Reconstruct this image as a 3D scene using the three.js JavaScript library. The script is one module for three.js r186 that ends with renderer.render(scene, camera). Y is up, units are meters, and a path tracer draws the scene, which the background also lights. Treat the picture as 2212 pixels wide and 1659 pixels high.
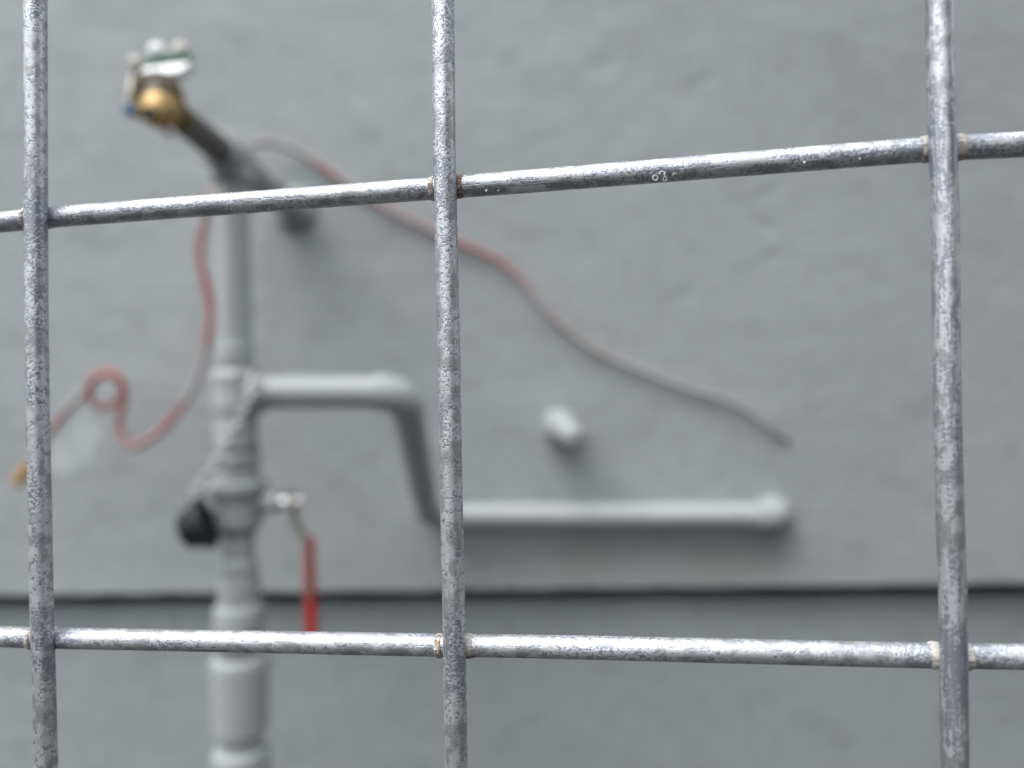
import * as THREE from 'three';
import { mergeGeometries } from 'three/addons/utils/BufferGeometryUtils.js';

// ---------------------------------------------------------------- camera, sky, sun, exposure
const EYE_Y = 0.75, WALL_D = 0.80;                       // eye height; distance from the eye to the wall face (z = 0)
const scene = new THREE.Scene();
const camera = new THREE.PerspectiveCamera(54.8, 4 / 3, 0.01, 500);
camera.position.set(0, EYE_Y, WALL_D);
camera.lookAt(0, EYE_Y, 0);
camera.focus = 0.1605;
camera.userData.fStop = camera.getFocalLength() / 4.4;   // an opening of 4.4 mm
scene.add(camera);

const renderer = new THREE.WebGLRenderer();
renderer.toneMapping = THREE.LinearToneMapping;
renderer.toneMappingExposure = 2.4;
renderer.shadowMap.enabled = true;

// seeded noise
function rng(seed) { let s = seed >>> 0; return () => { s = (s + 0x6D2B79F5) >>> 0; let t = s; t = Math.imul(t ^ (t >>> 15), t | 1); t ^= t + Math.imul(t ^ (t >>> 7), t | 61); return ((t ^ (t >>> 14)) >>> 0) / 4294967296; }; }
function hash(x, y, s) { let h = Math.imul(x, 374761393) ^ Math.imul(y, 668265263) ^ Math.imul(s, 1442695041); h = Math.imul(h ^ (h >>> 13), 1274126177); h ^= h >>> 16; return (h >>> 0) / 4294967296; }
const mod = (a, n) => ((a % n) + n) % n;
function vnoise(x, y, px, py, s) {                       // value noise, periodic in px, py cells
  const xi = Math.floor(x), yi = Math.floor(y), fx = x - xi, fy = y - yi;
  const u = fx * fx * (3 - 2 * fx), v = fy * fy * (3 - 2 * fy);
  const x0 = mod(xi, px), x1 = mod(xi + 1, px), y0 = mod(yi, py), y1 = mod(yi + 1, py);
  const a = hash(x0, y0, s), b = hash(x1, y0, s), c = hash(x0, y1, s), d = hash(x1, y1, s);
  return a + (b - a) * u + (c - a) * v + (a - b - c + d) * u * v;
}
function fbm(u, v, cx, cy, oct, s) {                     // u, v in 0..1, cx, cy cells at the coarsest octave
  let t = 0, a = 0.5, n = 0;
  for (let i = 0; i < oct; i++) { t += a * vnoise(u * cx, v * cy, cx, cy, s + i * 17); n += a; a *= 0.5; cx *= 2; cy *= 2; }
  return t / n;
}
const smooth = (a, b, x) => { const t = Math.min(1, Math.max(0, (x - a) / (b - a))); return t * t * (3 - 2 * t); };
const mix = (a, b, t) => a + (b - a) * t;

// overcast sky: one even cloud layer, brighter overhead than at the horizon, soft cloud structure
{
  const W = 1024, H = 512, d = new Float32Array(W * H * 4);
  for (let y = 0; y < H; y++) for (let x = 0; x < W; x++) {
    const el = ((y + 0.5) / H - 0.5) * Math.PI, s = Math.max(0, Math.sin(el));
    const n = fbm(x / W, y / H, 8, 5, 5, 71);
    let L = (el < 0 ? 0.36 : 0.30 + 0.82 * s) * (0.80 + 0.40 * n);
    const o = (y * W + x) * 4;
    d[o] = L * 0.94; d[o + 1] = L * 1.0; d[o + 2] = L * 1.07; d[o + 3] = 1;
  }
  const sky = new THREE.DataTexture(d, W, H, THREE.RGBAFormat, THREE.FloatType);
  sky.mapping = THREE.EquirectangularReflectionMapping; sky.magFilter = THREE.LinearFilter; sky.needsUpdate = true;
  scene.background = sky; scene.environment = sky;
  scene.backgroundIntensity = 1.0; scene.environmentIntensity = 1.0;
}
const sun = new THREE.DirectionalLight(new THREE.Color(1, 0.97, 0.93), 1.35);
sun.position.set(-2.1, 5.0, 1.7); sun.target.position.set(0, 0.6, 0);
sun.castShadow = true; sun.shadow.radius = 82; sun.shadow.mapSize.set(2048, 2048);
Object.assign(sun.shadow.camera, { left: -2.5, right: 2.5, top: 2.5, bottom: -2.5, near: 0.1, far: 14 });
scene.add(sun, sun.target);

// ---------------------------------------------------------------- helpers
const F = 1600, CX = 1106, CY = 829.5;                   // lens constants used while measuring the place from the photograph
const P = (x, y, d) => new THREE.Vector3((x - CX) / F * d, EYE_Y - (y - CY) / F * d, WALL_D - d);
const V = (x, y, z) => new THREE.Vector3(x, y, z);
const used = new Map();
function numbered(name) { const n = used.get(name) ?? 0; used.set(name, n + 1); return n ? name + '_' + String(n).padStart(3, '0') : name; }
function thing(name, label, category, pos = V(0, 0, 0)) {
  const o = new THREE.Group(); o.name = numbered(name); o.position.copy(pos); o.userData = { label, category }; scene.add(o); return o;
}
function part(name, geometry, material, parent, label) { // geometry in world coordinates
  const m = new THREE.Mesh(geometry, material); m.name = name; m.castShadow = m.receiveShadow = true;
  if (label) m.userData.label = label;
  const base = V(0, 0, 0); for (let p = parent; p && p !== scene; p = p.parent) base.add(p.position);
  m.position.set(-base.x, -base.y, -base.z);
  const c = new THREE.Vector3(); geometry.computeBoundingBox(); geometry.boundingBox.getCenter(c);
  geometry.translate(-c.x, -c.y, -c.z); m.position.add(c);
  parent.add(m); return m;
}
function dataTex(W, H, fn, srgb, n = 4) {
  const d = new Uint8Array(W * H * 4), out = [0, 0, 0];
  for (let y = 0; y < H; y++) for (let x = 0; x < W; x++) {
    fn((x + 0.5) / W, (y + 0.5) / H, out); const o = (y * W + x) * 4;
    for (let c = 0; c < 3; c++) { let v = Math.min(1, Math.max(0, out[c])); if (srgb) v = v <= 0.0031308 ? v * 12.92 : 1.055 * Math.pow(v, 1 / 2.4) - 0.055; d[o + c] = Math.round(v * 255); }
    d[o + 3] = 255;
  }
  const t = new THREE.DataTexture(d, W, H); t.magFilter = THREE.LinearFilter; t.minFilter = THREE.LinearFilter; t.wrapS = t.wrapT = THREE.RepeatWrapping;
  if (srgb) t.colorSpace = THREE.SRGBColorSpace; t.needsUpdate = true; return t;
}
const grey = (W, H, fn) => dataTex(W, H, (u, v, o) => { o[0] = o[1] = o[2] = fn(u, v); }, false);
// a round bar along a curve; u runs along it in metres, v once round it
function bar(curve, segs, radial, radius, { cap = false, u0 = 0, uLen = 1 } = {}) {
  const g = new THREE.BufferGeometry(), pos = [], nor = [], uv = [], idx = [], L = curve.getLength();
  const frames = curve.computeFrenetFrames(segs, false);
  const up = frames.tangents.some((t) => Math.abs(t.z) > 0.95) ? V(0.05, 1, 0) : V(0, 0, 1);
  for (let i = 0; i <= segs; i++) {
    const t = i / segs, p = curve.getPointAt(t), tan = frames.tangents[i];
    const ref = up; // a steady frame: one reference for the whole bar
    const a = ref.clone().addScaledVector(tan, -ref.dot(tan)).normalize(), b = tan.clone().cross(a);
    const r = typeof radius === 'function' ? radius(t) : radius;
    for (let j = 0; j <= radial; j++) {
      const th = j / radial * Math.PI * 2, n = a.clone().multiplyScalar(Math.cos(th)).addScaledVector(b, Math.sin(th));
      pos.push(p.x + n.x * r, p.y + n.y * r, p.z + n.z * r); nor.push(n.x, n.y, n.z); uv.push((t * L - u0) / uLen, j / radial);
    }
  }
  const w = radial + 1;
  for (let i = 0; i < segs; i++) for (let j = 0; j < radial; j++) { const k = i * w + j; idx.push(k, k + 1, k + w, k + 1, k + w + 1, k + w); }
  if (cap) for (const e of [0, segs]) {
    const p = curve.getPointAt(e / segs), t = frames.tangents[e].clone().multiplyScalar(e ? 1 : -1), c = pos.length / 3;
    pos.push(p.x, p.y, p.z); nor.push(t.x, t.y, t.z); uv.push(0, 0);
    for (let j = 0; j <= radial; j++) { const k = (e * w + j) * 3; pos.push(pos[k], pos[k + 1], pos[k + 2]); nor.push(t.x, t.y, t.z); uv.push(0.01 * j, 0); }
    for (let j = 0; j < radial; j++) e ? idx.push(c, c + 1 + j, c + 2 + j) : idx.push(c, c + 2 + j, c + 1 + j);
  }
  g.setAttribute('position', new THREE.Float32BufferAttribute(pos, 3)); g.setAttribute('normal', new THREE.Float32BufferAttribute(nor, 3)); g.setAttribute('uv', new THREE.Float32BufferAttribute(uv, 2)); g.setIndex(idx);
  return g;
}
const spline = (pts) => new THREE.CatmullRomCurve3(pts, false, 'centripetal');
const straight = (a, b) => new THREE.LineCurve3(a, b);
// a turned piece: profile [[distance along, radius], ...] from point a towards point b
function turned(a, b, profile, segs = 40, flat = false) {
  const pts = profile.map(([h, r]) => new THREE.Vector2(Math.max(r, 1e-5), h));
  let g = new THREE.LatheGeometry(pts, segs);
  if (flat) { g = g.toNonIndexed(); g.computeVertexNormals(); }
  const q = new THREE.Quaternion().setFromUnitVectors(V(0, 1, 0), b.clone().sub(a).normalize());
  g.applyQuaternion(q); g.translate(a.x, a.y, a.z); return g;
}
const ring = (h0, h1, r, c = 0.0012) => [[h0, 0], [h0, r - c], [h0 + c * 0.3, r - c * 0.3], [h0 + c, r], [h1 - c, r], [h1 - c * 0.3, r - c * 0.3], [h1, r - c], [h1, 0]];
function lumpy(g, amount, freq, seed) {
  const p = g.attributes.position, v = V(0, 0, 0); g.computeBoundingSphere(); const c = g.boundingSphere.center, R = g.boundingSphere.radius;
  for (let i = 0; i < p.count; i++) {
    v.fromBufferAttribute(p, i).sub(c); const a = Math.atan2(v.y, v.x) / 6.2832 + 0.5, b = v.z / R * 0.5 + 0.5, e = v.y / R * 0.5 + 0.5;
    const n = vnoise(a * freq, b * freq, freq, 64, seed) * 0.6 + vnoise(e * freq * 2, b * freq * 2, 64, 64, seed + 5) * 0.4 - 0.5;
    v.multiplyScalar(1 + n * amount); p.setXYZ(i, v.x + c.x, v.y + c.y, v.z + c.z);
  }
  g.computeVertexNormals(); return g;
}

// ---------------------------------------------------------------- ground
{
  const map = dataTex(512, 512, (u, v, o) => { const n = fbm(u, v, 12, 12, 6, 5), k = fbm(u, v, 120, 120, 2, 9); const b = 0.014 + 0.022 * n * (0.6 + 0.8 * k); o[0] = b * 1.05; o[1] = b; o[2] = b * 0.93; }, true);
  map.repeat.set(400, 400);
  const bmp = grey(512, 512, (u, v) => fbm(u, v, 60, 60, 4, 33)); bmp.repeat.set(400, 400);
  const g = new THREE.PlaneGeometry(400, 400); g.rotateX(-Math.PI / 2);
  const m = new THREE.Mesh(g, new THREE.MeshStandardMaterial({ map, bumpMap: bmp, bumpScale: 0.006, roughness: 0.95 }));
  m.name = 'ground'; m.userData = { kind: 'structure', label: 'dark bare ground at the foot of the grey wall' }; m.receiveShadow = true; scene.add(m);
}

// ---------------------------------------------------------------- wall: painted panel over a recessed plinth
const WALL_TILE = 1.6;
const paintPatch = [[105, 948], [192, 898], [226, 930], [190, 1000], [112, 1042]].map(([x, y]) => P(x, y, WALL_D));
function inPatch(x, y) { let s = 1e9; for (let i = 0; i < 5; i++) { const a = paintPatch[i], b = paintPatch[(i + 1) % 5], ex = b.x - a.x, ey = b.y - a.y; s = Math.min(s, -(ex * (y - a.y) - ey * (x - a.x)) / Math.hypot(ex, ey)); } return s; }
const stains = [[1250, 1215, 0.035, 0.020], [1560, 1215, 0.05, 0.022]].map(([x, y, a, b]) => { const p = P(x, y, WALL_D); return [p.x, p.y, a, b]; });
const dents = [[1518, 178, 0.014, 0.006, 0.5], [1660, 492, 0.013, 0.006, -0.35], [1480, 640, 0.011, 0.008, 0.3], [1660, 560, 0.012, 0.005, 0.3], [1655, 420, 0.018, 0.006, 0.5], [700, 740, 0.02, 0.014, 0.2], [1560, 1040, 0.012, 0.007, 0.8], [1300, 140, 0.02, 0.01, 0.4], [1420, 360, 0.024, 0.01, 0.45]].map(([x, y, a, b, r]) => { const p = P(x, y, WALL_D); return [p.x, p.y, a, b, r]; });
const atWall = (u, v) => [(u - 0.5) * WALL_TILE, (v - 0.5) * WALL_TILE + EYE_Y];
const wallMap = dataTex(1024, 1024, (u, v, o) => {
  const [x, y] = atWall(u, v);
  const broad = fbm(u, v, 7, 7, 4, 101) - 0.5, streak = fbm(u + 0.35 * v, v, 14, 30, 4, 140) - 0.5, fine = fbm(u, v, 160, 160, 3, 160) - 0.5;
  let b = 0.330 * (1 + 0.16 * broad + 0.10 * streak + 0.14 * fine), warm = 0;
  for (const [sx, sy, a, c] of stains) { const d = Math.hypot((x - sx) / a, (y - sy) / c) + (fbm(u, v, 40, 40, 4, 190) - 0.5) * 1.4; warm = Math.max(warm, 0.6 * (1 - smooth(0.3, 1.5, d))); }
  const flake = smooth(0.58, 0.68, fbm(u, v, 60, 60, 4, 230)) * 0.12;
  b *= 1 - flake * 0.5 - warm * 0.13;
  const pt = smooth(-0.004, 0.004, inPatch(x, y) + (fbm(u, v, 90, 90, 3, 77) - 0.5) * 0.02) * (0.6 + 0.4 * smooth(0.35, 0.6, fbm(u, v, 110, 50, 3, 88)));
  b *= 1 + 0.34 * pt;
  o[0] = b * (0.955 + 0.06 * warm); o[1] = b * (1.0 - 0.0 * warm); o[2] = b * (1.015 - 0.11 * warm);
}, true);
const wallBump = grey(1024, 1024, (u, v) => {
  const [x, y] = atWall(u, v);
  let h = 0.42 + 0.30 * (fbm(u + 0.3 * v, v, 30, 46, 5, 301) - 0.5) + 0.10 * (fbm(u, v, 6, 6, 2, 330) - 0.5) + 0.10 * (fbm(u, v, 200, 260, 2, 350) - 0.5);
  for (const [dx, dy, a, b, r] of dents) { const c = Math.cos(r), s = Math.sin(r), p = ((x - dx) * c + (y - dy) * s) / a, q = (-(x - dx) * s + (y - dy) * c) / b; h -= 0.22 * Math.exp(-(p * p + q * q) * 1.2); }
  return h;
});
const wallMat = new THREE.MeshStandardMaterial({ map: wallMap, bumpMap: wallBump, bumpScale: 0.0042, roughness: 0.72, metalness: 0 });
const plinthMat = new THREE.MeshStandardMaterial({ map: wallMap, bumpMap: wallBump, bumpScale: 0.0045, roughness: 0.75, color: new THREE.Color(0.94, 0.95, 0.95) });
const gapMat = new THREE.MeshStandardMaterial({ color: new THREE.Color(0.27, 0.265, 0.25), roughness: 0.95 }); // bare concrete
const jointY = (x) => { const px = CX + x * F / WALL_D; return P(0, 1275 - 0.0118 * (px - CX), WALL_D).y; };
{
  const wall = thing('wall', 'grey painted wall of smooth panel above a recessed plinth with a dark open joint', 'wall', V(0, 0, 0));
  const slab = (x0, x1, yA, yB, z0, z1, n, seed, wob) => { // a slab whose top / bottom edges follow functions of x; uv in wall tiles
    const pos = [], uv = [], idx = [];
    const put = (x, y, z) => { pos.push(x, y, z); uv.push((x + z) / WALL_TILE + 0.5, (y - EYE_Y) / WALL_TILE + 0.5 + z / WALL_TILE); return pos.length / 3 - 1; };
    for (let i = 0; i < n; i++) {
      const xa = mix(x0, x1, i / n), xb = mix(x0, x1, (i + 1) / n);
      const ya = yA(xa), yb = yA(xb), ta = yB(xa), tb = yB(xb), c = 0.0015;
      const quad = (a, b, d, e) => idx.push(a, b, d, a, d, e);
      quad(put(xa, ya + c, z1), put(xb, yb + c, z1), put(xb, tb - c, z1), put(xa, ta - c, z1));           // face
      quad(put(xa, ya, z1 - c), put(xb, yb, z1 - c), put(xb, yb + c, z1), put(xa, ya + c, z1));           // chamfers
      quad(put(xa, ta - c, z1), put(xb, tb - c, z1), put(xb, tb, z1 - c), put(xa, ta, z1 - c));
      quad(put(xa, ya, z0), put(xb, yb, z0), put(xb, yb, z1 - c), put(xa, ya, z1 - c));                   // underside
      quad(put(xa, ta, z1 - c), put(xb, tb, z1 - c), put(xb, tb, z0), put(xa, ta, z0));                   // top
      quad(put(xb, yb, z0), put(xa, ya, z0), put(xa, ta, z0), put(xb, tb, z0));                           // back
    }
    for (const [x, s] of [[x0, 1], [x1, -1]]) { const a = put(x, yA(x), z0), b = put(x, yA(x), z1 - 0.0015), c = put(x, yB(x), z1 - 0.0015), d = put(x, yB(x), z0); s > 0 ? idx.push(a, b, c, a, c, d) : idx.push(b, a, d, b, d, c); }
    const g = new THREE.BufferGeometry(); g.setAttribute('position', new THREE.Float32BufferAttribute(pos, 3)); g.setAttribute('uv', new THREE.Float32BufferAttribute(uv, 2)); g.setIndex(idx); g.computeVertexNormals(); return g;
  };
  const wob = (x, s, a) => (fbm(mod(x / 3 + 0.5, 1), 0.3, 90, 7, 4, s) - 0.5) * a;
  part('wall_panel', slab(-3, 3, (x) => jointY(x) + wob(x, 401, 0.0025), () => 2.6, -0.10, 0, 500), wallMat, wall);
  part('plinth', slab(-3, 3, () => -0.3, (x) => jointY(x) - 0.0185 + wob(x, 421, 0.0035), -0.10, -0.025, 500), plinthMat, wall);
  part('joint_backing', new THREE.BoxGeometry(6, 0.2, 0.04).translate(0, jointY(0), -0.125), gapMat, wall);
}

// ---------------------------------------------------------------- unseen wall, inferred and added behind the viewpoint to shut out the low sky
{
  const map = dataTex(512, 512, (u, v, o) => { const n = fbm(u, v, 10, 10, 5, 801) - 0.5, k = fbm(u, v, 90, 90, 2, 811) - 0.5; const b = 0.07 * (1 + 0.5 * n + 0.25 * k); o[0] = b * 1.04; o[1] = b; o[2] = b * 0.95; }, true);
  map.repeat.set(0.5, 0.5);
  const w = thing('unseen_wall', 'dark unseen wall with a coping, added behind the viewpoint to shut out the low sky', 'unseen wall', V(4.55, 0, 2.2));
  const m = new THREE.MeshStandardMaterial({ map, roughness: 0.9 });
  const body = new THREE.BoxGeometry(8.2, 3.8, 0.2).translate(4.55, 1.7, 2.2), cop = new THREE.BoxGeometry(8.26, 0.08, 0.3).translate(4.55, 3.64, 2.2);
  part('wall_face', body, m, w); part('coping', cop, m, w);
}

// ---------------------------------------------------------------- pipework
const paintMap = dataTex(512, 512, (u, v, o) => { const n = fbm(u, v, 10, 10, 5, 501) - 0.5, k = fbm(u, v, 90, 90, 2, 520) - 0.5; const b = 0.36 * (1 + 0.16 * n + 0.10 * k); o[0] = b * 0.965; o[1] = b; o[2] = b * 1.01; }, true);
const paintBump = grey(512, 512, (u, v) => fbm(u, v, 24, 24, 4, 540));
const pipePaint = new THREE.MeshPhysicalMaterial({ map: paintMap, bumpMap: paintBump, bumpScale: 0.0006, roughness: 0.42, specularIntensity: 1.0 });
const dullPaint = new THREE.MeshPhysicalMaterial({ map: paintMap, bumpMap: paintBump, bumpScale: 0.0008, roughness: 0.6 });
const darkArm = new THREE.MeshPhysicalMaterial({ color: new THREE.Color(0.105, 0.098, 0.085), bumpMap: paintBump, bumpScale: 0.0008, roughness: 0.5 });  // even dark brown-grey of the tap arm, darker than pipePaint
const brass = new THREE.MeshStandardMaterial({ color: new THREE.Color(0.46, 0.315, 0.145), metalness: 0.85, roughness: 0.5, bumpMap: paintBump, bumpScale: 0.0004 });
const oldBrass = new THREE.MeshStandardMaterial({ color: new THREE.Color(0.16, 0.12, 0.055), metalness: 0.6, roughness: 0.5, bumpMap: paintBump, bumpScale: 0.0004 });
const dullSteel = new THREE.MeshStandardMaterial({ color: new THREE.Color(0.33, 0.31, 0.27), metalness: 0.7, roughness: 0.45 });
const chrome = new THREE.MeshStandardMaterial({ color: new THREE.Color(0.75, 0.75, 0.74), metalness: 0.9, roughness: 0.28 });
const whitePlastic = new THREE.MeshPhysicalMaterial({ color: new THREE.Color(0.86, 0.86, 0.85), roughness: 0.35 });
const creamPlastic = new THREE.MeshPhysicalMaterial({ color: new THREE.Color(0.62, 0.58, 0.52), roughness: 0.4 });
const greenPlastic = new THREE.MeshPhysicalMaterial({ color: new THREE.Color(0.012, 0.085, 0.05), roughness: 0.4 });
const bluePlastic = new THREE.MeshPhysicalMaterial({ color: new THREE.Color(0.03, 0.10, 0.25), roughness: 0.4 });
const redVinyl = new THREE.MeshPhysicalMaterial({ color: new THREE.Color(0.42, 0.026, 0.028), roughness: 0.45 });
const blackPlastic = new THREE.MeshPhysicalMaterial({ color: new THREE.Color(0.012, 0.013, 0.016), roughness: 0.5 });
const dark = new THREE.MeshStandardMaterial({ color: new THREE.Color(0.02, 0.018, 0.015), roughness: 0.8 });

const DR = 0.62, K = DR / F;                              // riser's distance from the eye
const axis = (y) => P(505 + (y - 600) * 0.0165, y, DR);   // a point on the riser's slightly leaning axis
const pipes = thing('water_pipework', 'grey painted standpipe with brass tap, red lever valve and pipe branching to the wall', 'water pipe', V(axis(600).x, 0, axis(600).z));
const onRiser = (name, y0, y1, profile, mat = pipePaint, segs = 40, flat = false, parent = pipes) =>   // profile: [[photo row, radius in photo px], ...] from the lower end up
  part(name, turned(axis(y1), axis(y0), profile.map(([y, r]) => [(y1 - y) * K, r * K]), segs, flat), mat, parent);
const sleeve = (y0, y1, r, c = 4) => [[y1, 0], [y1, r - c], [y1 - c, r], [y0 + c, r], [y0, r - c], [y0, 0]];

onRiser('riser_pipe', 345, 800, sleeve(345, 800, 36, 1));
onRiser('collar', 735, 792, sleeve(735, 792, 39, 5));
{ // upper tee that carries the tap arm
  const a = axis(345);
  const up = turned(axis(398), axis(322), [[0, 0.0135], [0, 0.0168], [0.002, 0.0178], [0.024, 0.0178], [0.0285, 0.0150], [0.0310, 0.008], [0.0316, 0]], 40);
  const along = turned(V(a.x, a.y, a.z - 0.028), V(a.x, a.y, a.z + 0.028), ring(0, 0.056, 0.0165, 0.002), 40);
  part('upper_tee', mergeGeometries([up, along].map((g) => g.toNonIndexed())), pipePaint, pipes);
  part('wall_arm', bar(straight(V(a.x, a.y, -0.02), V(a.x, a.y, a.z)), 6, 36, 0.0133), dullPaint, pipes);
  part('wall_flange', turned(V(a.x, a.y, -0.002), V(a.x, a.y, 0.1), [[0, 0.0135], [0, 0.026], [0.004, 0.0255], [0.009, 0.0175], [0.014, 0.0165], [0.014, 0.0132]], 40), pipePaint, pipes);
  part('tap_arm', bar(straight(V(a.x, a.y, a.z), V(a.x, a.y, 0.292)), 6, 36, (t) => 0.0116 - 0.0018 * t), darkArm, pipes, 'dark pipe arm leading forward to the tap');
}
{ // brass tap on the end of the arm, seen end on
  const a = axis(345), D = 0.505;
  const tap = part('tap', (() => {
    const c = P(347, 237, 0.50);
    part('tap_socket', turned(V(a.x, a.y - 0.001, 0.278), V(a.x, a.y - 0.001, 0.35), [[0, 0.0098], [0.002, 0.0108], [0.008, 0.0108], [0.013, 0.0095], [0.014, 0.006]], 36), oldBrass, pipes);
    const ball = new THREE.SphereGeometry(0.0130, 40, 28).translate(c.x, c.y, c.z);
    return ball;
  })(), brass, pipes, 'shiny brass tap body at the front end of the pipe arm');
  const c = P(347, 237, 0.50), dir = V(0.06, -0.50, 0.87).normalize(), tip = c.clone().addScaledVector(dir, 0.0205);
  part('spout', turned(c.clone().addScaledVector(dir, 0.006), tip, [[0, 0.0092], [0.004, 0.0088], [0.006, 0.0068], [0.0140, 0.0064], [0.0146, 0.0058], [0.0142, 0.0046], [0.003, 0.0042], [0.003, 0]], 36), brass, tap);
  part('spout_bore_shade', turned(c.clone().addScaledVector(dir, 0.012), tip, [[0, 0.0001], [0, 0.0046], [0.0076, 0.0046], [0.0078, 0.0040], [0.0078, 0]], 24), dark, tap);  // near-black disc filling the bore, painted in place of its shade
  part('spout_pin', turned(c.clone().addScaledVector(dir, 0.016), tip, [[0, 0.0001], [0, 0.0019], [0.0052, 0.0017], [0.0056, 0.0012], [0.0056, 0]], 20), creamPlastic, tap);
  // bonnet legs, cover, handle
  const leg = (pts, r) => bar(spline(pts.map(([x, y, d]) => P(x, y, d))), 20, 14, r, { cap: true });
  part('bonnet', mergeGeometries([leg([[303, 250, 0.503], [299, 215, 0.506], [305, 175, 0.507]], 0.0036), leg([[385, 245, 0.51], [383, 205, 0.51], [366, 172, 0.508]], 0.0042), leg([[300, 178, 0.508], [338, 168, 0.506], [374, 178, 0.508]], 0.0028)]), oldBrass, tap, 'dark brass bonnet legs above the tap body');
  part('stem', turned(P(342, 225, 0.507), P(338, 150, 0.507), [[0, 0.0046], [0.012, 0.0046], [0.012, 0.0034], [0.027, 0.0034], [0.027, 0]], 24), dullSteel, tap);
  { // white skirt under the handle, tilted
    const s = new THREE.Shape(); [[310, 170], [316, 155], [390, 134], [400, 138], [386, 168], [368, 172], [340, 162], [318, 170]].forEach(([x, y], i) => { const p = P(x, y, D); i ? s.lineTo(p.x, p.y) : s.moveTo(p.x, p.y); });
    const g = new THREE.ExtrudeGeometry(s, { depth: 0.005, bevelEnabled: true, bevelSize: 0.0012, bevelThickness: 0.0012, bevelSegments: 3 }); g.translate(0, 0, -0.006); g.computeBoundingBox(); const c0 = g.boundingBox.getCenter(V(0, 0, 0)); g.translate(-c0.x, -c0.y, -c0.z); g.scale(1, 0.85, 1); g.rotateX(-0.6); const c1 = P(361, 156, 0.493); g.translate(c1.x, c1.y, c1.z);
    part('handle_skirt', g, whitePlastic, tap, 'white plastic skirt under the tap handle');
  }
  part('handle_band', bar(straight(P(314, 140, D - 0.008), P(412, 121, D - 0.004)), 8, 20, (t) => 0.0027 - 0.0004 * t, { cap: true }), greenPlastic, tap, 'dark green band across the tap handle');
  const knob = (x, y, r, d, m) => { const p = P(x, y, d); const g = new THREE.SphereGeometry(r, 24, 16); g.scale(1, 0.92, 1); return part('handle_knob', g.translate(p.x, p.y, p.z), m, tap); };
  knob(341, 112, 0.0062, D - 0.004, whitePlastic); knob(391, 109, 0.0057, D + 0.008, creamPlastic); knob(293, 136, 0.0046, D, creamPlastic);
  part('side_strap', bar(spline([P(294, 132, D), P(288, 165, D), P(283, 200, D - 0.003), P(278, 232, D - 0.004)]), 20, 12, 0.0029, { cap: true }), dullSteel, tap, 'dull metal strap on the side of the tap');
  part('strap_tab', turned(P(272, 232, D - 0.004), P(292, 246, D - 0.004), ring(0, 0.0075, 0.0036, 0.001), 20), bluePlastic, tap, 'small blue tab at the lower end of the strap');
  part('drip_tip', new THREE.SphereGeometry(0.0042, 20, 14).translate(...P(364, 284, 0.503).toArray()), chrome, tap);
}
{ // branch tee and the branch pipe
  const hub = onRiser('branch_tee', 799, 896, [[896, 0], [896, 44], [892, 49], [868, 51], [858, 47], [828, 47], [816, 51], [804, 48], [799, 40], [799, 0]]);
  const r = 0.0134, d2 = 0.781, a = P(512, 847, DR), e1 = P(874, 847, DR), e2 = V(e1.x + 0.002, P(0, 1115, d2).y, P(0, 0, d2).z), e3 = P(1684, 1114, d2), e4 = V(e3.x, e3.y, -0.03);
  part('tee_socket', turned(P(530, 847, DR), P(600, 847, DR), ring(0, 0.021, 0.0152, 0.002), 36), pipePaint, pipes);
  const bend = (p, q, s, R) => { const u = p.clone().sub(q).normalize(), v = s.clone().sub(q).normalize(); return [q.clone().addScaledVector(u, R), q, q.clone().addScaledVector(v, R)]; };
  const b1 = bend(a, e1, e2, 0.026), b2 = bend(e1, e2, e3, 0.026), b3 = bend(e2, e3, e4, 0.022);
  const run = (p, q) => bar(straight(p, q), 12, 40, r, { uLen: 0.1 }), elbow = (b, R) => bar(new THREE.QuadraticBezierCurve3(...b), 40, 40, (t) => R * (1.0 + 0.035 * (smooth(0.74, 0.80, t) - 0.6 * (1 - smooth(0, 0.10, t)))), { cap: true, uLen: 0.1 });
  part('branch_pipe', run(a, b1[0]), pipePaint, pipes); part('elbow', elbow(b1, 0.0150), pipePaint, pipes);
  part('branch_pipe', run(b1[2], b2[0]), pipePaint, pipes); part('elbow', elbow(b2, 0.0150), pipePaint, pipes);
  part('branch_pipe', run(b2[2], b3[0]), pipePaint, pipes); part('elbow', elbow(b3, 0.0178), pipePaint, pipes);
  part('branch_pipe', run(b3[2], e4), pipePaint, pipes);
}
onRiser('nipple', 888, 985, [[985, 0], [985, 46], [960, 47], [955, 45], [890, 45], [888, 40], [888, 0]]);
onRiser('union_nut', 978, 1040, [[1040, 0], [1040, 47], [1027, 49], [1024, 45], [1006, 45], [1004, 49], [982, 49], [978, 46], [978, 0]]);
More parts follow.
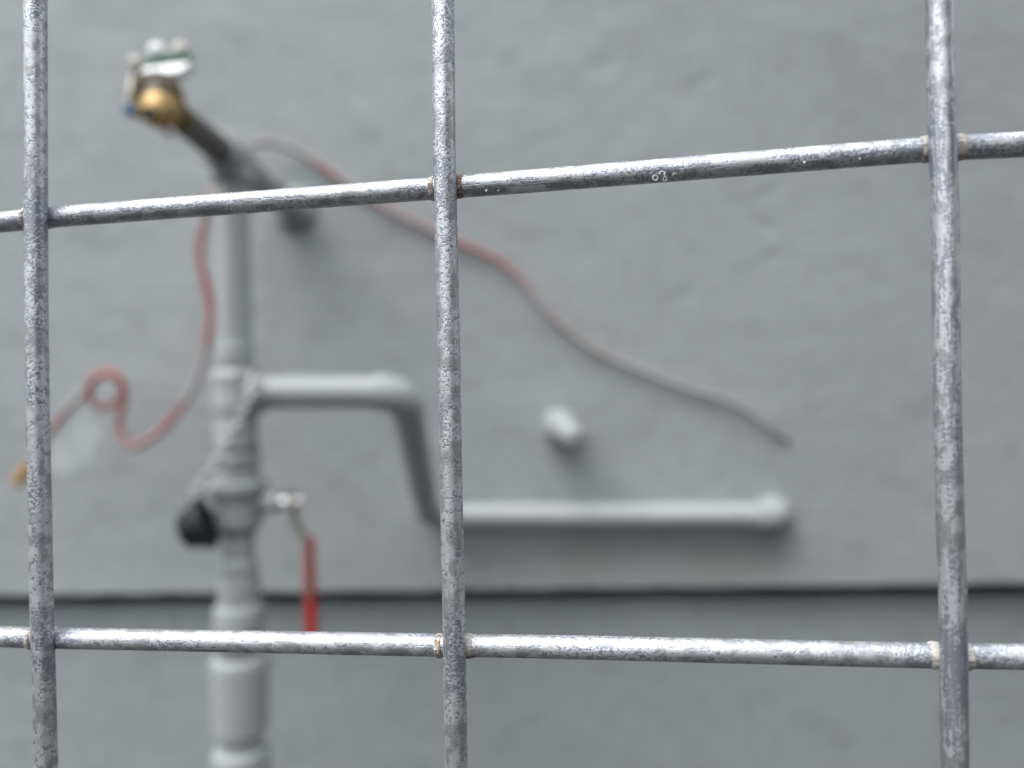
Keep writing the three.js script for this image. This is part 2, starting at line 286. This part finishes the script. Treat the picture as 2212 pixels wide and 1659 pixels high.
{ // ball valve with its lever turned down
  const valve = onRiser('ball_valve', 1036, 1150, [[1150, 0], [1150, 40], [1140, 46], [1124, 52], [1080, 53], [1068, 56], [1062, 66], [1042, 66], [1038, 62], [1036, 48], [1036, 0]], pipePaint, 48);
  const d = DR, s0 = P(550, 1084, d), s1 = P(640, 1084, d);
  part('stem_housing', turned(s0, s1, [[0, 0], [0, 0.0070], [0.006, 0.0072], [0.007, 0.0092], [0.0195, 0.0092], [0.0210, 0.0078], [0.021, 0]], 28), pipePaint, valve);
  part('stem', turned(P(600, 1085, d), s1, [[0, 0.0044], [0.020, 0.0044], [0.020, 0]], 20), chrome, valve);
  part('lever_nut', turned(P(627, 1085, d), P(660, 1085, d), ring(0, 0.0056, 0.0074, 0.001), 6, true), dullSteel, valve);
  const plate = (pts, w, t) => { // a bent flat strap: width across the view's depth, thickness in the view
    const c = spline(pts.map(([x, y]) => P(x, y, d))), pos = [], idx = [], N = 24;
    for (let i = 0; i <= N; i++) { const p = c.getPointAt(i / N), tan = c.getTangentAt(i / N), n = V(-tan.y, tan.x, 0).normalize(); for (const [sa, sb] of [[-1, -1], [1, -1], [1, 1], [-1, 1]]) pos.push(p.x + n.x * sa * t, p.y + n.y * sa * t, p.z + sb * w); }
    for (let i = 0; i < N; i++) for (let j = 0; j < 4; j++) { const k = i * 4 + j, l = i * 4 + (j + 1) % 4; idx.push(k, k + 4, l, l, k + 4, l + 4); }
    idx.push(0, 1, 2, 0, 2, 3); const e = N * 4; idx.push(e, e + 2, e + 1, e, e + 3, e + 2);
    const g = new THREE.BufferGeometry(); g.setAttribute('position', new THREE.Float32BufferAttribute(pos, 3)); g.setIndex(idx);
    const f = g.toNonIndexed(); f.computeVertexNormals(); return f;
  };
  part('lever', plate([[629, 1062], [631, 1095], [637, 1128], [650, 1150], [664, 1168], [668, 1200], [670, 1290]], 0.0075, 0.0014), dullSteel, valve, 'bare metal lever of the valve, bent downwards');
  const gc = spline([P(667, 1163, d), P(668, 1240, d), P(671, 1330, d), P(672, 1388, d)]);
  const gg = bar(gc, 40, 24, (t) => 0.0050 * (t < 0.04 ? 0.75 + t * 6 : t > 0.96 ? 0.75 + (1 - t) * 6 : 1 + 0.04 * Math.sin(t * 46)), { cap: true });
  part('lever_grip', gg, redVinyl, valve, 'red vinyl sleeve on the valve lever');
}
onRiser('nipple', 1146, 1206, [[1206, 0], [1206, 33], [1196, 35], [1160, 35], [1146, 35], [1146, 0]]);
onRiser('coupling', 1200, 1244, [[1244, 0], [1244, 38], [1232, 41], [1210, 38], [1202, 35], [1200, 30], [1200, 0]]);
onRiser('riser_pipe', 1240, 1308, sleeve(1240, 1308, 43, 4));
onRiser('coupling', 1302, 1420, [[1420, 0], [1420, 46], [1362, 47], [1358, 52], [1350, 54], [1312, 53], [1306, 50], [1302, 42], [1302, 0]]);
onRiser('coupling', 1414, 1580, [[1580, 0], [1580, 52], [1574, 58], [1450, 60], [1438, 62], [1420, 61], [1415, 56], [1414, 45], [1414, 0]]);
onRiser('riser_pipe', 1570, 1620, sleeve(1570, 1620, 45, 1));
onRiser('coupling', 1612, 1760, [[1760, 0], [1760, 54], [1755, 58], [1622, 60], [1614, 56], [1612, 44], [1612, 0]]);
{ const a = axis(1750), b = a.clone(); b.y = -0.1; part('riser_pipe', bar(straight(b, a), 6, 40, 0.0172), pipePaint, pipes); }

// ---------------------------------------------------------------- capped stub on the wall
{
  const c0 = P(1207, 919, 0.80), c1 = P(1215, 925, 0.77), c2 = P(1250, 949, 0.722);
  const stub = thing('pipe_stub', 'short capped grey pipe stub sticking out of the wall by itself', 'pipe stub', c0.clone());
  part('socket', turned(V(c0.x, c0.y, -0.012), c1, ring(0, 0.042, 0.0178, 0.006), 36), pipePaint, stub);
  const u = c2.clone().sub(c1).normalize(), st = c1.clone().addScaledVector(u, -0.012);
  part('plug', turned(st, c2, [[0, 0], [0, 0.0122], [0.052, 0.0120], [0.058, 0.0116], [0.0605, 0.0095], [0.061, 0]], 32), pipePaint, stub);
}

// ---------------------------------------------------------------- red cord along the wall
{
  const cord = thing('cord', 'thin pinkish red cord looped at its left end and running along the grey wall', 'cord', P(700, 360, 0.79));
  const w = [[1702, 952, 0.799], [1672, 928, 0.794], [1640, 905, 0.7935], [1580, 868, 0.7935], [1470, 835, 0.7935], [1400, 806, 0.7935], [1330, 779, 0.7935], [1275, 750, 0.7935], [1225, 712, 0.7935], [1175, 668, 0.7935], [1130, 612, 0.7935], [1080, 566, 0.7935], [985, 522, 0.7935], [905, 484, 0.7935], [830, 447, 0.7935], [740, 390, 0.7935], [680, 350, 0.7935], [630, 322, 0.788], [580, 308, 0.78], [535, 317, 0.765], [490, 360, 0.74], [455, 430, 0.715], [440, 490, 0.715], [431, 550, 0.715], [438, 590, 0.715], [450, 635, 0.715], [455, 690, 0.715], [444, 760, 0.715], [412, 850, 0.715], [355, 922, 0.715], [310, 955, 0.715], [285, 966, 0.715], [262, 945, 0.715], [255, 915, 0.715], [264, 880, 0.713], [268, 848, 0.711], [258, 820, 0.709], [235, 808, 0.708], [208, 816, 0.709], [193, 838, 0.711], [198, 864, 0.713], [222, 879, 0.716], [250, 868, 0.719], [266, 842, 0.720], [240, 806, 0.720], [208, 814, 0.719], [184, 845, 0.717], [150, 880, 0.716], [110, 930, 0.716], [75, 985, 0.715], [58, 1012, 0.715]];
  const curve = spline(w.map(([x, y, d]) => P(x, y, d)));
  const g = bar(curve, 700, 14, (t) => 0.0026 + 0.0011 * smooth(0.22, 0.55, t) + 0.0003 * vnoise(t * 90, 0.5, 90, 7, 660), { cap: true, uLen: curve.getLength() });
  // paint that strayed onto the cord while the wall was painted
  const over = dataTex(1024, 64, (u, v, o) => {
    const n = fbm(u, v, 30, 5, 4, 610), painted = 0.10 + 0.85 * smooth(0.46, 0.58, n + 0.14 * Math.exp(-Math.pow((u - 0.43) / 0.06, 2)) + 0.26 * (1 - smooth(0.10, 0.26, u)));
    o[0] = mix(0.34, 0.325, painted) * (0.9 + 0.2 * n); o[1] = mix(0.085, 0.315, painted) * (0.9 + 0.2 * n); o[2] = mix(0.074, 0.31, painted) * (0.9 + 0.2 * n);
  }, true);
  part('sheath', g, new THREE.MeshPhysicalMaterial({ map: over, roughness: 0.55 }), cord);
  part('end_tip', bar(spline([P(60, 1008, 0.715), P(46, 1028, 0.715), P(36, 1046, 0.715)]), 8, 16, (t) => 0.0062 - 0.001 * t, { cap: true }), new THREE.MeshPhysicalMaterial({ color: new THREE.Color(0.45, 0.26, 0.11), roughness: 0.5 }), cord, 'orange tip on the lower end of the cord');
}

// ---------------------------------------------------------------- chain with a black cap
{
  const D = 0.588, a = P(556, 830, D), b = P(412, 1084, D);
  const chain = thing('chain', 'pale metal chain slanting down across the standpipe from the branch to the black cap', 'chain', a.clone());
  const zinc = new THREE.MeshStandardMaterial({ color: new THREE.Color(0.50, 0.50, 0.49), metalness: 0.5, roughness: 0.5 });
  const ringG = new THREE.TorusGeometry(0.0186, 0.0016, 10, 40); ringG.rotateY(Math.PI / 2); const rp = P(556, 847, DR); ringG.translate(rp.x, rp.y, rp.z);
  part('ring', ringG, zinc, chain);
  const c = new THREE.QuadraticBezierCurve3(a, P(492, 968, D), b), pitch = 0.0066, n = Math.round(c.getLength() / pitch);
  const linkG = new THREE.TorusGeometry(0.0037, 0.0012, 8, 20); linkG.scale(1, 1.35, 1);
  for (let i = 0; i < n; i++) {
    const t = (i + 0.5) / n, m = new THREE.Mesh(linkG, zinc); m.name = numbered('link'); m.castShadow = true;
    m.position.copy(c.getPointAt(t)).sub(chain.position);
    m.quaternion.setFromUnitVectors(V(0, 1, 0), c.getTangentAt(t)).multiply(new THREE.Quaternion().setFromAxisAngle(V(0, 1, 0), (i % 2 ? 1.2 : -0.35) + 0.1 * Math.sin(i * 5)));
    chain.add(m);
  }
  const cap = thing('dust_cap', 'black tapered plastic cap hanging from the chain beside the valve', 'cap', P(425, 1139, D));
  const o = P(449, 1128, D), dir = V(-0.90, -0.36, 0.12).normalize();
  part('cup', turned(o, o.clone().add(dir), [[0.003, 0], [0.003, 0.0170], [0, 0.0182], [0, 0.0204], [0.001, 0.0208], [0.005, 0.0206], [0.006, 0.0188], [0.0190, 0.0138], [0.0200, 0.0126], [0.0200, 0]], 36), blackPlastic, cap);
  part('lug', bar(spline([P(420, 1100, D), P(408, 1086, D), P(416, 1078, D), P(428, 1092, D)]), 16, 10, 0.0014, { cap: true }), blackPlastic, cap);
}

// ---------------------------------------------------------------- welded wire fence in the foreground
const fence = thing('wire_fence', 'galvanised welded wire mesh fence with square openings standing close in the foreground', 'fence', V(0, 0, P(1118, 0, 0.1624).z));
{
  const NAT = 2212 / 2560;
  // distance of the fence's sheet from the eye at a photo column (2560-wide), from the height of its cells there
  const cell = [[90, 904], [1118, 986.5], [2368, 1095.5]];
  const H = (x) => { const [a, b, c] = cell, l = (p, q, r) => ((x - q[0]) * (x - r[0])) / ((p[0] - q[0]) * (p[0] - r[0])) * p[1]; return l(a, b, c) + l(b, a, c) + l(c, a, b); };
  const dist = (x) => 160 / H(x);
  const R = 0.00243, TILE = 0.2, LAP = 0.0040;            // wire radius, texture length, centre distance of crossing wires
  const N = (x, y, d) => P(x * NAT, y * NAT, d);
  const vert = [ // photo points down each upright wire
    [[88.5, 0], [89.6, 300], [90, 500], [91.0, 700], [92.8, 880], [96, 1080], [100.5, 1280], [104.3, 1500], [110, 1700], [115.7, 1920]],
    [[1107, 0], [1110.6, 350], [1116, 600], [1122.9, 900], [1127, 1150], [1131, 1380], [1133.8, 1500], [1138, 1750], [1140.5, 1920]],
    [[2347.6, 0], [2353, 250], [2362.5, 550], [2367, 950], [2374, 1250], [2382, 1500], [2385, 1750], [2386.5, 1920]]];
  const hor = [
    [[0, 555.8], [90, 547], [300, 530], [650, 503.8], [1000, 477.6], [1112, 469.3], [1300, 455], [1750, 419], [2200, 383], [2360, 371.3], [2560, 361]],
    [[0, 1591.5], [100, 1594.3], [300, 1598], [650, 1604.5], [1000, 1611], [1136, 1613.3], [1300, 1615.2], [1750, 1625.5], [2250, 1637.2], [2384, 1639.2], [2560, 1641.7]]];
  const extend = (pts, a, b) => { // the wires run on past the frame
    const n = pts.length, e = pts[n - 1].clone().sub(pts[n - 3]).normalize(), s = pts[0].clone().sub(pts[2]).normalize();
    return [pts[0].clone().addScaledVector(s, a), pts[0].clone().addScaledVector(s, a * 0.5), ...pts, pts[n - 1].clone().addScaledVector(e, b * 0.5), pts[n - 1].clone().addScaledVector(e, b)];
  };
  const vPts = vert.map((w) => { const d = dist(w[3][0]) - LAP; return w.map(([x, y]) => N(x, y, d)).reverse(); });
  const hPts = hor.map((w) => w.map(([x, y]) => N(x, y, dist(x))));
  const along = vPts[2][4].clone().sub(vPts[0][4]).setY(0); const pitchX = along.length() / 2; along.normalize();
  const low = vPts.map((p) => p[0].y - 0.02);

  // galvanised skin: pale zinc bloom broken by dark pits and drawn streaks, duller and blotched where the welds heated it; one tile holds two welds
  function skin(seed, kind, mark) {
    const W = 2048, Hh = 256, D = new Float32Array(W * Hh), S = new Float32Array(W * Hh);
    for (let y = 0; y < Hh; y++) for (let x = 0; x < W; x++) {
      const u = (x + 0.5) / W, v = (y + 0.5) / Hh;
      const low1 = fbm(u, v, 14, 3, 3, seed), mid = fbm(u, v, 130, 11, 3, seed + 40), fine = fbm(u, v, 520, 40, 3, seed + 80), streak = fbm(u, v, 40, 46, 3, seed + 120);
      const du = Math.min(Math.abs(u - 0.25), Math.abs(u - 0.75)) * TILE, heat = (1 - smooth(0.0035, 0.0105, du + (mid - 0.5) * 0.010));
      const f = kind[0] * fine + kind[1] * mid + kind[2] * streak;
      const th = kind[3] - 0.20 * (low1 - 0.5) - 0.10 * heat;
      D[y * W + x] = smooth(th - 0.06, th + 0.05, f); S[y * W + x] = streak * 0.5 + low1 * 0.5;
    }
    const at = (a, u, v) => a[Math.min(Hh - 1, Math.floor(v * Hh)) * W + Math.min(W - 1, Math.floor(u * W))];
    const map = dataTex(W, Hh, (u, v, o) => {
      const k = at(D, u, v), s = at(S, u, v);
      const br = (0.63 + 0.34 * (s - 0.5)) * (1 - 0.36 * smooth(0.46, 0.66, fbm(u, v, 70, 8, 4, seed + 210))) + 0.1 * (hash(Math.floor(u * W), Math.floor(v * Hh), seed) - 0.5), dk = 0.33 + 0.16 * (s - 0.5);
      o[0] = mix(br * 0.99, dk * 0.94, k); o[1] = mix(br, dk * 0.97, k); o[2] = mix(br * 1.02, dk * 1.10, k);
      if (mark) for (const [mu, mv, a, b] of mark) { const du = Math.abs(u - mu) / a, dv = Math.abs(mod(v - mv + 0.5, 1) - 0.5) / b; const q = Math.max(du, dv) + (fbm(u, v, 300, 40, 2, 9) - 0.5) * 0.5; const m = 1 - smooth(0.85, 1.0, q); for (let c = 0; c < 3; c++) o[c] = mix(o[c], 0.80, m); }
    }, true);
    const rough = dataTex(W / 2, Hh, (u, v, o) => { const k = at(D, u, v); o[0] = 0; o[1] = mix(0.50, 0.42, k) + 0.14 * (at(S, u, v) - 0.5); o[2] = mix(0.76, 0.74, k); }, false);
    const bump = grey(W, Hh, (u, v) => 0.75 - 0.45 * at(D, u, v) + 0.25 * (fbm(u, v, 260, 24, 3, seed + 300) - 0.5));
    return new THREE.MeshStandardMaterial({ map, roughnessMap: rough, metalnessMap: rough, bumpMap: bump, roughness: 1, metalness: 1, bumpScale: 0.00009 });
  }
  const vSkin = [skin(1101, [0.5, 0.3, 0.2, 0.575]), skin(1301, [0.70, 0.10, 0.20, 0.585]), skin(1501, [0.36, 0.10, 0.54, 0.55])], hSkin = [skin(1701, [0.5, 0.1, 0.4, 0.57], [[0.345, 0.15, 0.022, 0.05], [0.31, 0.93, 0.004, 0.02]]), skin(1901, [0.55, 0.15, 0.3, 0.59])];

  const arcNear = (curve, q) => { let best = 0, bd = 1e9; for (let i = 0; i <= 2000; i++) { const d = curve.getPointAt(i / 2000).distanceToSquared(q); if (d < bd) { bd = d; best = i / 2000; } } return best * curve.getLength(); };
  const wander = (s) => (t) => R * (1 + 0.02 * (vnoise(t * 60, 0.5, 60, 7, s) - 0.5));
  const joints = [];
  const hCurve = hPts.map((p) => spline(extend(p, 0.34, 0.34))), vCurve = vPts.map((p, i) => spline(extend(p, p[0].y - 0.02, 0.5)));
  const meet = (i, k) => { // where upright i crosses horizontal k: point on the horizontal's axis
    const x = vert[i][0][0] + (vert[i].at(-1)[0] - vert[i][0][0]) * (k ? 0.84 : 0.25), h = hCurve[k]; let best = null, bd = 1e9;
    const q = vCurve[i]; for (let a = 0; a <= 600; a++) { const p = h.getPointAt(a / 600); for (let b = 0; b <= 40; b++) { } const px = CX / NAT + p.x / (WALL_D - p.z) * F / NAT; const e = Math.abs(px - [[89.9, 1112, 2358], [107, 1136, 2384]][k][i]); if (e < bd) { bd = e; best = p; } } return best;
  };
  for (let k = 0; k < 2; k++) for (let i = 0; i < 3; i++) joints.push({ i, k, p: meet(i, k) });
  hCurve.forEach((c, k) => {
    const u0 = arcNear(c, joints[k * 3 + 1].p) - 0.05, g = bar(c, 520, 28, wander(40 + k), { cap: true, u0, uLen: TILE });
    part('horizontal_wire', g, hSkin[k], fence);
    for (const n of k ? [1, 2, 3, 4] : [1, 2, 3, 4]) { // the mesh goes on above and below the frame
      const y = (k ? -1 : 1) * n * 0.1, c2 = spline(c.points.map((p) => V(p.x, p.y + y, p.z)));
      part('horizontal_wire', bar(c2, 90, 16, R, { cap: true, u0, uLen: TILE }), hSkin[(k + n) % 2], fence);
    }
  });
  vCurve.forEach((c, i) => {
    const u0 = arcNear(c, joints[i].p) - 0.05, g = bar(c, 520, 28, wander(60 + i), { cap: true, u0, uLen: TILE });
    part('vertical_wire', g, vSkin[i], fence);
    if (i !== 1) for (const n of [1, 2]) {
      const o = along.clone().multiplyScalar((i ? 1 : -1) * n * pitchX), c2 = spline(c.points.map((p) => p.clone().add(o)));
      part('vertical_wire', bar(c2, 90, 16, R, { cap: true, u0, uLen: TILE }), vSkin[(i + n) % 3], fence);
    }
  });

  // weld beads: squeezed-out metal on each side of a crossing, cream scale with rust in places
  const beadMat = new THREE.MeshStandardMaterial({ vertexColors: true, roughness: 0.7, metalness: 0.15 });
  const rust = { '0,0,1': 0.06, '1,0,-1': 0.05, '1,0,1': 0.42, '2,0,-1': 0.05, '2,0,1': 0.02, '0,1,1': 0.05, '1,1,-1': 0.20, '1,1,1': 0.22, '2,1,-1': 0.03, '2,1,1': 0.05 };
  const width = { '1,0,-1': 0.0007, '1,0,1': 0.0016, '2,0,-1': 0.0016, '2,0,1': 0.0012, '0,0,1': 0.0009, '0,1,1': 0.0012, '1,1,-1': 0.0008, '1,1,1': 0.0021, '2,1,-1': 0.0015, '2,1,1': 0.0010 };
  joints.forEach(({ i, k, p }, j) => {
    for (const s of [-1, 1]) {
      const key = [i, k, s].join(), w = width[key] ?? 0.0006, ru = rust[key] ?? 0.05, seed = 2000 + j * 31 + s * 7;
      const hw = w * 0.85, prof = []; for (let q = -12; q <= 12; q++) prof.push(new THREE.Vector2(R * (0.95 + 0.125 * Math.sqrt(1 - (q / 12) ** 2)), q / 12 * hw));
      const g = new THREE.LatheGeometry(prof, 48); g.rotateZ(Math.PI / 2); lumpy(g, 0.16, 9, seed);
      const slope = hCurve[k].getTangentAt(Math.min(0.99, arcNear(hCurve[k], p) / hCurve[k].getLength())), col = [], pa = g.attributes.position;
      for (let q = 0; q < pa.count; q++) {
        const yy = pa.getY(q) / R, n = vnoise(yy * 6 + 20, pa.getZ(q) / R * 6 + 20, 64, 64, seed) * 0.6 + vnoise(yy * 14 + 40, pa.getX(q) / R * 14 + 40, 96, 96, seed + 3) * 0.4;
        const r = 0.85 * smooth(0.56 - ru * 0.6, 0.80 - ru * 0.6, n), sh = 0.6 + 0.75 * vnoise(yy * 22 + 50, pa.getZ(q) / R * 22 + 50, 128, 128, seed + 9);
        col.push(mix(0.50, 0.21, r) * sh, mix(0.475, 0.095, r) * sh, mix(0.43, 0.042, r) * sh);
      }
      g.setAttribute('color', new THREE.Float32BufferAttribute(col, 3));
      g.applyQuaternion(new THREE.Quaternion().setFromUnitVectors(V(1, 0, 0), slope));
      const o = p.clone().addScaledVector(slope, s * (R * 0.93 + w * 0.45)); o.z += 0.0002;
      g.translate(o.x, o.y, o.z); part('weld_bead', g, beadMat, fence);
    }
  });

  // drips and whiskers of zinc left from the dipping
  const zinc = new THREE.MeshStandardMaterial({ color: new THREE.Color(0.62, 0.61, 0.59), roughness: 0.5, metalness: 0.3 });
  const skinPoint = (x, y, up) => { // on the upper horizontal's near skin; up: -1 lower edge .. 1 upper edge
    const d = dist(x), q = N(x, y, d - R * Math.sqrt(Math.max(0, 1 - up * up)) * 1.0); return q;
  };
  const curls = [];
  const curl = (x, y, up, r, tube, arc = 6.28, turn = 0) => { const g = new THREE.TorusGeometry(r, tube, 6, 20, arc); g.rotateZ(turn); const q = skinPoint(x, y, up); g.translate(q.x, q.y, q.z + tube * 0.5); curls.push(g.toNonIndexed()); };
  curl(1638, 445, -0.62, 0.000500, 0.000135); curl(1662, 448, -0.75, 0.000375, 0.000122); curl(1655, 436, -0.25, 0.000562, 0.000135, 2.6, 0.6); curl(1668, 437, -0.3, 0.000625, 0.000122, 2.2, 2.2); curl(1650, 428, 0.1, 0.000875, 0.000135, 1.1, 0.9); curl(1687, 438, -0.4, 0.000375, 0.000081, 3.2, 0.1);
  const dropAt = (x, y, up, r) => { const q = skinPoint(x, y, up); curls.push(new THREE.SphereGeometry(r, 12, 8).translate(q.x, q.y, q.z).toNonIndexed()); };
  dropAt(1216, 477.5, -0.55, 0.00030); dropAt(2011, 407, 0.0, 0.00028); dropAt(1246, 477, -0.7, 0.0002); dropAt(2150, 398, -0.1, 0.0002);
  part('zinc_drips', mergeGeometries(curls), zinc, fence, 'pale curls and beads of zinc on the upper horizontal wire').userData.kind = 'stuff';
}

renderer.render(scene, camera);
